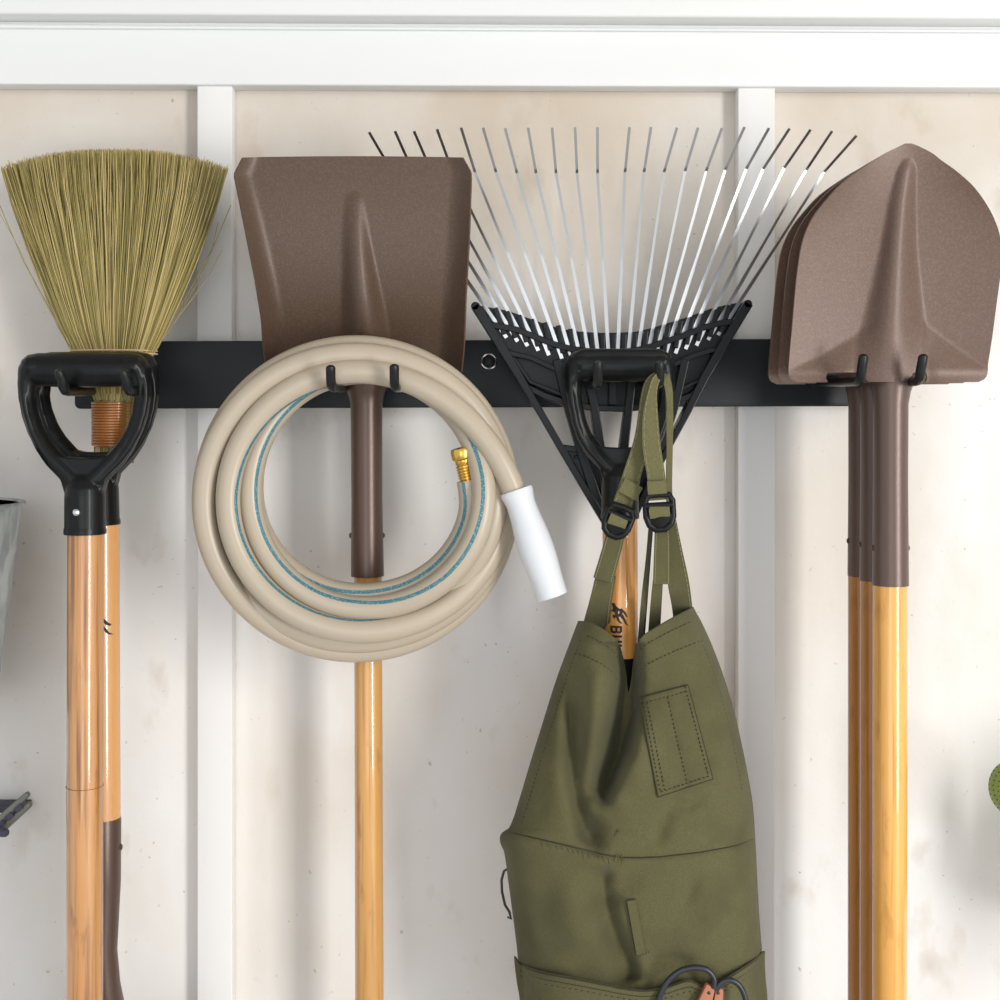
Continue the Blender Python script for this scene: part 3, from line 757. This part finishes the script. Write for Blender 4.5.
for i in range(15):
    x = 540+i*5.2+random.uniform(-1.5, 1.5); y = tab(ws_, x)+2; dash(mb, [(x, y), (x+1.5, y+random.uniform(3, 8))], step=50, gap=0, r=.00022, up=.0010)
mb.build('waist_seam', 'thread', body)
# chest pocket
cp = [(639, 698), (688, 685), (713, 779), (658, 797)]
def cpt(u, v):
    a_ = (lerp(cp[0][0], cp[1][0], u), lerp(cp[0][1], cp[1][1], u)); b2 = (lerp(cp[3][0], cp[2][0], u), lerp(cp[3][1], cp[2][1], u))
    x, y = lerp(a_[0], b2[0], v), lerp(a_[1], b2[1], v)
    return P(x, y, adepth(x, y)+.0022+.0015*math.sin(math.pi*u)*(1-v)-.0008*math.exp(-((u-.55)/.05)**2))
mb = MB(); mb.grid(cpt, 30, 40); pk = mb.build('chest_pocket', 'canvas', ap, solid=.0016, soff=0, ang=180)
mb = MB()
def inset(u0, v0, u1, v1, n_=12):
    out = []
    for i in range(n_+1):
        u, v = lerp(u0, u1, i/n_), lerp(v0, v1, i/n_); a_ = (lerp(cp[0][0], cp[1][0], u), lerp(cp[0][1], cp[1][1], u)); b2 = (lerp(cp[3][0], cp[2][0], u), lerp(cp[3][1], cp[2][1], u))
        out.append((lerp(a_[0], b2[0], v), lerp(a_[1], b2[1], v)))
    return out
for q in ((.06, 0, .06, .95), (.14, .06, .14, .95), (.94, 0, .94, .95), (.06, .96, .94, .96), (.02, .06, .98, .06), (.0, .0, 1, 0), (.0, 1, 1, 1), (0, 0, 0, 1), (1, 0, 1, 1), (.55, .06, .55, .95)):
    dash(mb, inset(*q), up=.0042 if q[0] not in (0, 1) or q[2] not in (0, 1) else .0030, step=3 if q[0] not in (0, 1) else 400, gap=1.4 if q[0] not in (0, 1) else 0, r=.0005)
mb.build('pocket_stitching', 'thread', pk)
# small tab loop
tb = [(627, 901), (635.5, 899.5), (645.5, 953), (636.5, 955)]
mb = MB()
mb.grid(lambda u, v: P(lerp(lerp(tb[0][0], tb[1][0], u), lerp(tb[3][0], tb[2][0], u), v), lerp(lerp(tb[0][1], tb[1][1], u), lerp(tb[3][1], tb[2][1], u), v),
        adepth(lerp(627, 636.5, v)+4, lerp(901, 955, v))+.0030), 4, 14)
tbo = mb.build('sewn_tab', 'canvas', ap, solid=.0018)
mb = MB(); dash(mb, [tb[0], tb[3]], step=500, gap=0, r=.0009, up=.0032); dash(mb, [tb[0], tb[1]], step=500, gap=0, r=.0008, up=.0032); dash(mb, [tb[3], (640, 955), (649, 952)], step=2, gap=1, r=.0006, up=.0036)
mb.build('tab_stitching', 'thread', tbo)
# big lower pocket
Pt = [(515, 956), (520, 963), (540, 971), (570, 977), (600, 983), (625, 988), (645, 990), (665, 987), (680, 982), (690, 980), (705, 986), (722, 980), (742, 968), (757, 957), (763, 951)]
def bpt(u, v):
    x0 = lerp(514.5, 764.5, u); ty = stab(Pt, x0); y = lerp(ty, 1110, v); l = stab(La, y)-2; r = stab(Ra, y)+2
    x = lerp(l, r, u) if v > 0 else x0; x = lerp(x0, lerp(l, r, u), min(1, v*4))
    U = 2*u-1
    xi = min(max(x, stab(La, y)+2), stab(Ra, y)-2)
    e_ = .0075*(1-abs(U)**6)+.001
    return P(x, y, max(adepth(xi, y), .150)+e_+.004*math.exp(-(v/.08)**2)*(1-abs(U)**4))
mb = MB(); mb.grid(bpt, 110, 50); bp_ = mb.build('waist_pocket', 'canvas', ap, solid=.002, soff=0, ang=180)
mb = MB()
for dv, rr1 in ((.006, .0007), (.05, .0005), (.085, .0004)):
    pts_ = [bpt(.02+.96*i/80, dv*1.0)+Vector((0, -.0012, 0)) for i in range(81)]
    if dv < .01: mb.tube(pts_, rr1, 5)
    else:
        for i in range(0, 80, 1):
            if i % 2 == 0 or dv < .06: mb.tube([pts_[i], pts_[i].lerp(pts_[i+1], .72)], rr1, 4)
mb.build('pocket_hem', 'thread', bp_)
# metal ring on the left edge
mb = MB(); mb.tube([P(x, y, .128) for x, y in ((509, 868), (504, 871), (501.5, 880), (502, 892), (505, 905), (509.5, 912), (511, 919), (507.5, 917))], .0013, 8); mb.build('side_ring', 'wire', ap)

# straps
def ribb(pts, w, matn, th=.0011, name='strap', tw=None, edge=True):
    n_ = 22; P0 = [(i/(len(pts)-1), p) for i, p in enumerate(pts)]
    xs = [(t_, p[0]) for t_, p in P0]; ys = [(t_, p[1]) for t_, p in P0]; ds = [(t_, p[2]) for t_, p in P0]
    wt = w if hasattr(w, '__len__') else [w]*len(pts); ws2 = [(i/(len(wt)-1), q) for i, q in enumerate(wt)]
    Q = [(stab(xs, i/n_), stab(ys, i/n_), stab(ds, i/n_)) for i in range(n_+1)]
    W = [stab(ws2, i/n_) for i in range(n_+1)]
    mb = MB(); mb.ribbon(Q, W, th); o = mb.build(name, matn, ap, ang=50)
    if edge:
        mb = MB()
        for sd in (-1, 1):
            L_ = []
            for i, (x, y, d) in enumerate(Q):
                a_ = Q[max(i-1, 0)]; c_ = Q[min(i+1, n_)]; tx, ty = c_[0]-a_[0], c_[1]-a_[1]; l = math.hypot(tx, ty)
                L_.append(P(x-ty/l*sd*W[i]*.40, y+tx/l*sd*W[i]*.40, d+th+.0002))
            for i in range(0, n_): mb.tube([L_[i], L_[i].lerp(L_[i+1], .75)], .0004, 4)
        mb.build('strap_stitching', 'thread_light', o)
    return o
ribb([(668, 383, .190), (669.5, 410, .186), (669.5, 450, .184), (669, 490, .184), (671, 512, .184)], [6, 7, 6, 6, 7], 'canvas_edge', .002, edge=False)
ribb([(662, 377.5, .186), (655, 377, .190), (648, 386, .190), (645.5, 405, .190), (642, 440, .190), (632, 475, .188), (621, 509, .186)], [9, 9, 9, 12, 16, 18, 19], 'canvas_edge')
ribb([(664, 377, .192), (657, 378, .197), (652.5, 392, .198), (650.5, 415, .200), (651.5, 445, .202), (656, 475, .202), (658, 500, .200)], [8, 8, 9, 15, 18, 18, 18], 'canvas_edge')
ribb([(661, 376.5, .188), (666, 379, .190), (669, 392, .190), (670, 410, .188)], [8, 8, 7, 6], 'canvas_edge', .0015, edge=False)
# folded strap ends (loops through the buckles)
for pl, w in (([(634, 483, .192), (627, 496, .192)], 20), ([(656.5, 481, .206), (657.5, 494, .206)], 19)):
    ribb(pl, w, 'canvas_edge', .0012, name='strap_fold', edge=False)
ribb([(617, 530, .190), (611, 552, .190), (603, 580, .188)], [18, 19, 20], 'canvas')
ribb([(606, 575, .184), (601, 600, .170), (597, 622, .146), (595, 636, .132)], [20, 22, 26, 28], 'canvas')
ribb([(662, 525, .194), (662, 555, .192), (661.5, 584, .190)], [14, 16, 17], 'canvas')
ribb([(658, 580, .186), (656, 605, .172), (653.5, 642, .145)], [10, 11, 12], 'canvas', edge=False)
ribb([(671, 520, .186), (674, 550, .184), (678, 580, .181), (682, 606, .158), (684, 626, .128)], [10, 16, 21, 20, 20], 'canvas', .0014)
ribb([(651, 522, .178), (648, 560, .176), (644, 600, .168), (640, 650, .145)], [4, 4.5, 5.5, 6], 'canvas', .0014, edge=False)
mb = MB(); mb.tube([P(652.5, 524, .180), P(649, 570, .178), P(643, 650, .150)], .0010, 6); mb.build('thin_cord', 'cord', ap)
def buckle(cx, cy, d, ang, w, h):
    mb = MB(); ca, sa = math.cos(ang), math.sin(ang)
    def Q(x, y, dd=0): return P(cx+x*ca-y*sa, cy+x*sa+y*ca, d+dd)
    w2, h2 = w/2, h/2
    fr = [(-w2, -h2*.6), (-w2*.8, -h2*.9), (0, -h2*.95), (w2*.8, -h2*.9), (w2, -h2*.6), (w2, h2*.3), (w2*.8, h2*.75), (w2*.35, h2), (-w2*.35, h2), (-w2*.8, h2*.75), (-w2, h2*.3), (-w2, -h2*.6)]
    s_ = S(d)
    mb.tube([Q(*p, .004) for p in fr], 3.3*s_, 10, False)
    mb.tube([Q(-w2, -h2*.35, .006), Q(w2, -h2*.35, .006)], 3.2*s_, 10)
    # curved lower flap
    vs = []
    def f2(u, v):
        x = (2*u-1)*w2*(1-.55*v*v); y = lerp(h2*.18, h2*1.02, v); return Q(x, y, .007-.004*v+.002*(1-(2*u-1)**2))
    mb.grid(f2, 12, 8); mb.grid(lambda u, v: f2(u, v)+Vector((0, .003, 0)), 12, 8)
    o = mb.build('buckle', 'plastic', ap, solid=0)
    mb = MB(); n_ = 8
    mb.ribbon([(cx-sa*y, cy+ca*y, d+.0062+.003*math.cos((y+0)*.25)) for y in (-h2*.25, -h2*.1, 0, h2*.15, h2*.3)], w*.74, .0012)
    mb.build('webbing_loop', 'canvas_edge', o)
buckle(618, 521, .188, .38, 25, 31); buckle(659.5, 511.5, .200, -.06, 27, 36)

# ------------------------------------------------------------------ cord loops in the pocket
cl = thing('cord_loops', 'two black cord loops with tan leather tabs poking from the apron waist pocket', 'tool lanyard', P(705, 1000, .215))
def cordo(pl, d):
    n_ = 24; X = [(i/(len(pl)-1), p[0]) for i, p in enumerate(pl)]; Y = [(i/(len(pl)-1), p[1]) for i, p in enumerate(pl)]
    mb = MB(); mb.tube([P(stab(X, i/n_), stab(Y, i/n_), d) for i in range(n_+1)], .0027, 10); mb.build('cord_loop', 'cord', cl)
cordo([(657, 1012), (660, 996), (668, 981), (680, 971), (695, 967.5), (707, 970), (714, 978), (714, 988)], .222)
cordo([(716, 990), (721, 983), (729, 980), (738, 984), (744, 994), (748, 1010)], .222)
for poly in ([(706, 983), (715, 987), (709, 1012), (692, 1012)], [(716, 985), (723, 989), (722, 1012), (711, 1012)]):
    mb = MB(); mb.prism(poly[::-1], .216, .2225); o = mb.build('leather_tab', 'leather', cl, bevel=.001)
    cx_ = sum(p[0] for p in poly[:2])/2-1.5; q = P(cx_, 993, .2228); mb = MB(); mb.ellipsoid(q, (.0016, .0008, .0016), 10); mb.build('eyelet', 'cord', o)

# ------------------------------------------------------------------ objects cut by the frame
bk = thing('metal_bucket', 'galvanised metal bucket at the left edge beside the front left shaft', 'bucket', P(-80, 720, .11))
bc = P(-92, 505, .12); R0 = P(18.5, 505, .12).x-bc.x; zt_ = bc.z; zb2 = P(0, 725, .12).z
mb = MB(); H = zt_-zb2
def rb(t_): return R0*(1-.03)-t_*.0255-.0
prof = [(0.0, rb(H))]
for i in range(1, 60):
    t_ = i/60*H; y_ = H-t_; r_ = rb(y_)
    for q in (.043, .047, .086): 
        r_ += .0016*math.exp(-((y_-q)/.0016)**2)
    prof.append((t_, r_))
prof.append((H, rb(0))); prof.append((H, rb(0)-.003)); prof += [(H*.5, rb(H*.5)-.003), (.003, rb(H)-.003), (.003, .002)]
lathe(mb, (bc.x, bc.y, zb2), (0, 0, 1), [(0, .001)]+prof, 64, cap=False)
# taper of the visible flank
mb2 = MB(); mb2.v = [Vector((bc.x+(v.x-bc.x)*(1-.20*(zt_-v.z)/H), bc.y+(v.y-bc.y)*(1-.20*(zt_-v.z)/H), v.z)) for v in mb.v]; mb2.f = mb.f; mb2.mi = mb.mi
mb2.build('bucket_body', 'galv', bk)
mb = MB(); mb.tube([(bc.x+math.cos(q)*R0*.985, bc.y+math.sin(q)*R0*.985, zt_) for q in [2*math.pi*i/64 for i in range(65)]], .0022, 8, False); mb.build('rim', 'galv', bk)
mb = MB(); mb.tube([(bc.x, bc.y+math.cos(q)*R0*.98, zt_-.008+math.sin(q)*R0*.95) for q in [math.pi*(i/24) for i in range(25)]], .0018, 8); mb.build('bail_handle', 'galv', bk)
pg = thing('wall_peg', 'black wall peg above the galvanised bucket', 'peg', (bc.x, 0, zt_+R0*.9))
mb = MB(); zz = zt_-.008+R0*.95-.008; mb.tube([(bc.x, .019, zz), (bc.x, -.13, zz), (bc.x, -.136, zz+.012)], .005, 10); mb.build('peg_rod', 'hook', pg)

rl = thing('tool_rail', 'short dark wall rail at the lower left edge', 'rail', P(-60, 806, .01))
mb = MB(); a_ = P(-160, 805.5, .004); b2 = P(24, 813, .004); mb.box((a_.x, -.004, b2.z), (b2.x, .0195, a_.z)); mb.build('rail_bar', 'rail', rl, bevel=.0008)
mb = MB(); q = P(8, 837, .1); q2 = P(8, 828, .1)
mb.tube([P(-16, 832.5, .0), P(-14, 832.5, .06), P(-4, 832.5, .10), P(5, 832.5, .115), P(7.5, 832.5, .116)], [.004, .004, .0045, .0045, .003], 14)
mb.build('rail_peg', 'rail', rl)
pl_ = thing('serrated_tool', 'grey metal tool with two parallel toothed bars slanting over the dark rail', 'garden tool', P(-40, 850, .1))
for k, (p0, p1) in enumerate((((-60, 872), (29, 793)), ((-60, 888), (31, 803)))):
    mb = MB(); mb.bar([p0, (lerp(p0[0], p1[0], .97), lerp(p0[1], p1[1], .97)), p1], [7, 6, 4.5], .085, .092); mb.build('metal_bar', 'steel', pl_, bevel=.0015)
mb = MB()
for i in range(6):
    t_ = .90-i*.10; x = lerp(-60, 30, t_); y = lerp(880, 798, t_); mb.bar([(x-3, y+2.7), (x+2.5, y-2.2)], 5.5, .080, .0935)
mb.build('teeth', 'rail', pl_, smooth=False)
mb = MB(); mb.tube([P(-55, 888, .088), P(-100, 930, .088), P(-160, 985, .088)], [.007, .011, .012], 14); mb.build('tool_grip', 'hook', pl_)

wc = thing('watering_can', 'green watering can with perforated rose at the right edge', 'watering can', P(1130, 900, .12))
rc_ = P(1018, 789, .14); rx = 29.5*S(.14)
mb = MB(); axr = Vector((-.62, -.72, .18)).normalized()
lathe(mb, rc_-axr*.045, axr, [(0, .008), (.010, .009), (.038, rx*.96), (.043, rx), (.047, rx*.98), (.052, rx*.8), (.055, rx*.45), (.056, .0005)], 40)
rose = mb.build('rose', 'green', wc)
mb = MB()
t1_ = axr.cross(Vector((0, 0, 1))).normalized(); t2_ = axr.cross(t1_)
for ring in range(1, 6):
    for i in range(ring*7):
        q = 2*math.pi*i/(ring*7); rr2 = ring*rx*.185; hgt = tab([(0, .056), (.45, .055), (.8, .052), (.98, .047)], rr2/rx)-.045
        c_ = rc_+t1_*math.cos(q)*rr2+t2_*math.sin(q)*rr2+axr*(hgt+.0002)
        mb.tube([c_-axr*.001, c_+axr*.0003], .0007, 6)
hh = mb.build('rose_holes', 'ink', rose); hh['kind'] = 'stuff'
wb = P(1190, 860, .12)
mb = MB(); lathe(mb, (wb.x, wb.y, wb.z-.09), (0, 0, 1), [(0, .002), (0.0005, .085), (.15, .075), (.155, .070), (.1551, .055)], 40); mb.build('can_body', 'green', wc)
mb = MB(); mb.tube([rc_-axr*.043, rc_-axr*.07+Vector((.01, 0, -.01)), Vector((wb.x-.11, wb.y, wb.z-.01)), Vector((wb.x-.07, wb.y, wb.z-.07))], [.009, .010, .012, .018], 16); mb.build('spout', 'green', wc)
mb = MB(); mb.tube([(wb.x+.076, wb.y, wb.z-.03), (wb.x+.13, wb.y, wb.z+.03), (wb.x+.11, wb.y, wb.z+.11), (wb.x+.03, wb.y, wb.z+.13), (wb.x-.05, wb.y, wb.z+.07)], .006, 12); mb.build('can_handle', 'green', wc)
sh = thing('wall_shelf', 'white wooden shelf carrying the green watering can', 'shelf', (wb.x, 0, wb.z-.10))
mb = MB(); mb.box((wb.x-.09, -.22, wb.z-.11), (wb.x+.25, .019, wb.z-.0905)); mb.build('shelf_board', 'stud', sh, bevel=.001)

# ------------------------------------------------------------------ light, camera
w = bpy.data.worlds.new('w'); bpy.context.scene.world = w; w.use_nodes = True
bg = w.node_tree.nodes['Background']; bg.inputs['Color'].default_value = (.93, .96, 1.0, 1); bg.inputs['Strength'].default_value = .86
def area(name, loc, tgt, sx_, sy_, pw, col):
    l = bpy.data.lights.new(name, 'AREA'); l.shape = 'RECTANGLE'; l.size = sx_; l.size_y = sy_; l.energy = pw; l.color = col
    o = bpy.data.objects.new(name, l); C.objects.link(o); o.location = loc
    o.rotation_euler = (Vector(tgt)-Vector(loc)).to_track_quat('-Z', 'Y').to_euler(); return o
area('window_light', (2.75, -3.5, 1.55), (0, 0, 1.45), .75, 3.0, 132, (1, .985, .96))
area('door_light', (-.3, -3.1, 1.3), (0, 0, 1.4), 1.2, 1.8, 12, (.95, .98, 1))
cam = bpy.data.cameras.new('camera'); co = bpy.data.objects.new('camera', cam); C.objects.link(co)
co.location = (0, -D, CZ); co.rotation_euler = (math.pi/2, 0, 0); cam.sensor_width = 36; cam.lens = 36*F/1000; cam.shift_y = -(500-HY)/1000
cam.clip_start = .05
bpy.context.scene.camera = co
vs_ = bpy.context.scene.view_settings; vs_.view_transform = 'Standard'; vs_.look = 'None'; vs_.gamma = 1; vs_.exposure = .06; vs_.use_curve_mapping = False
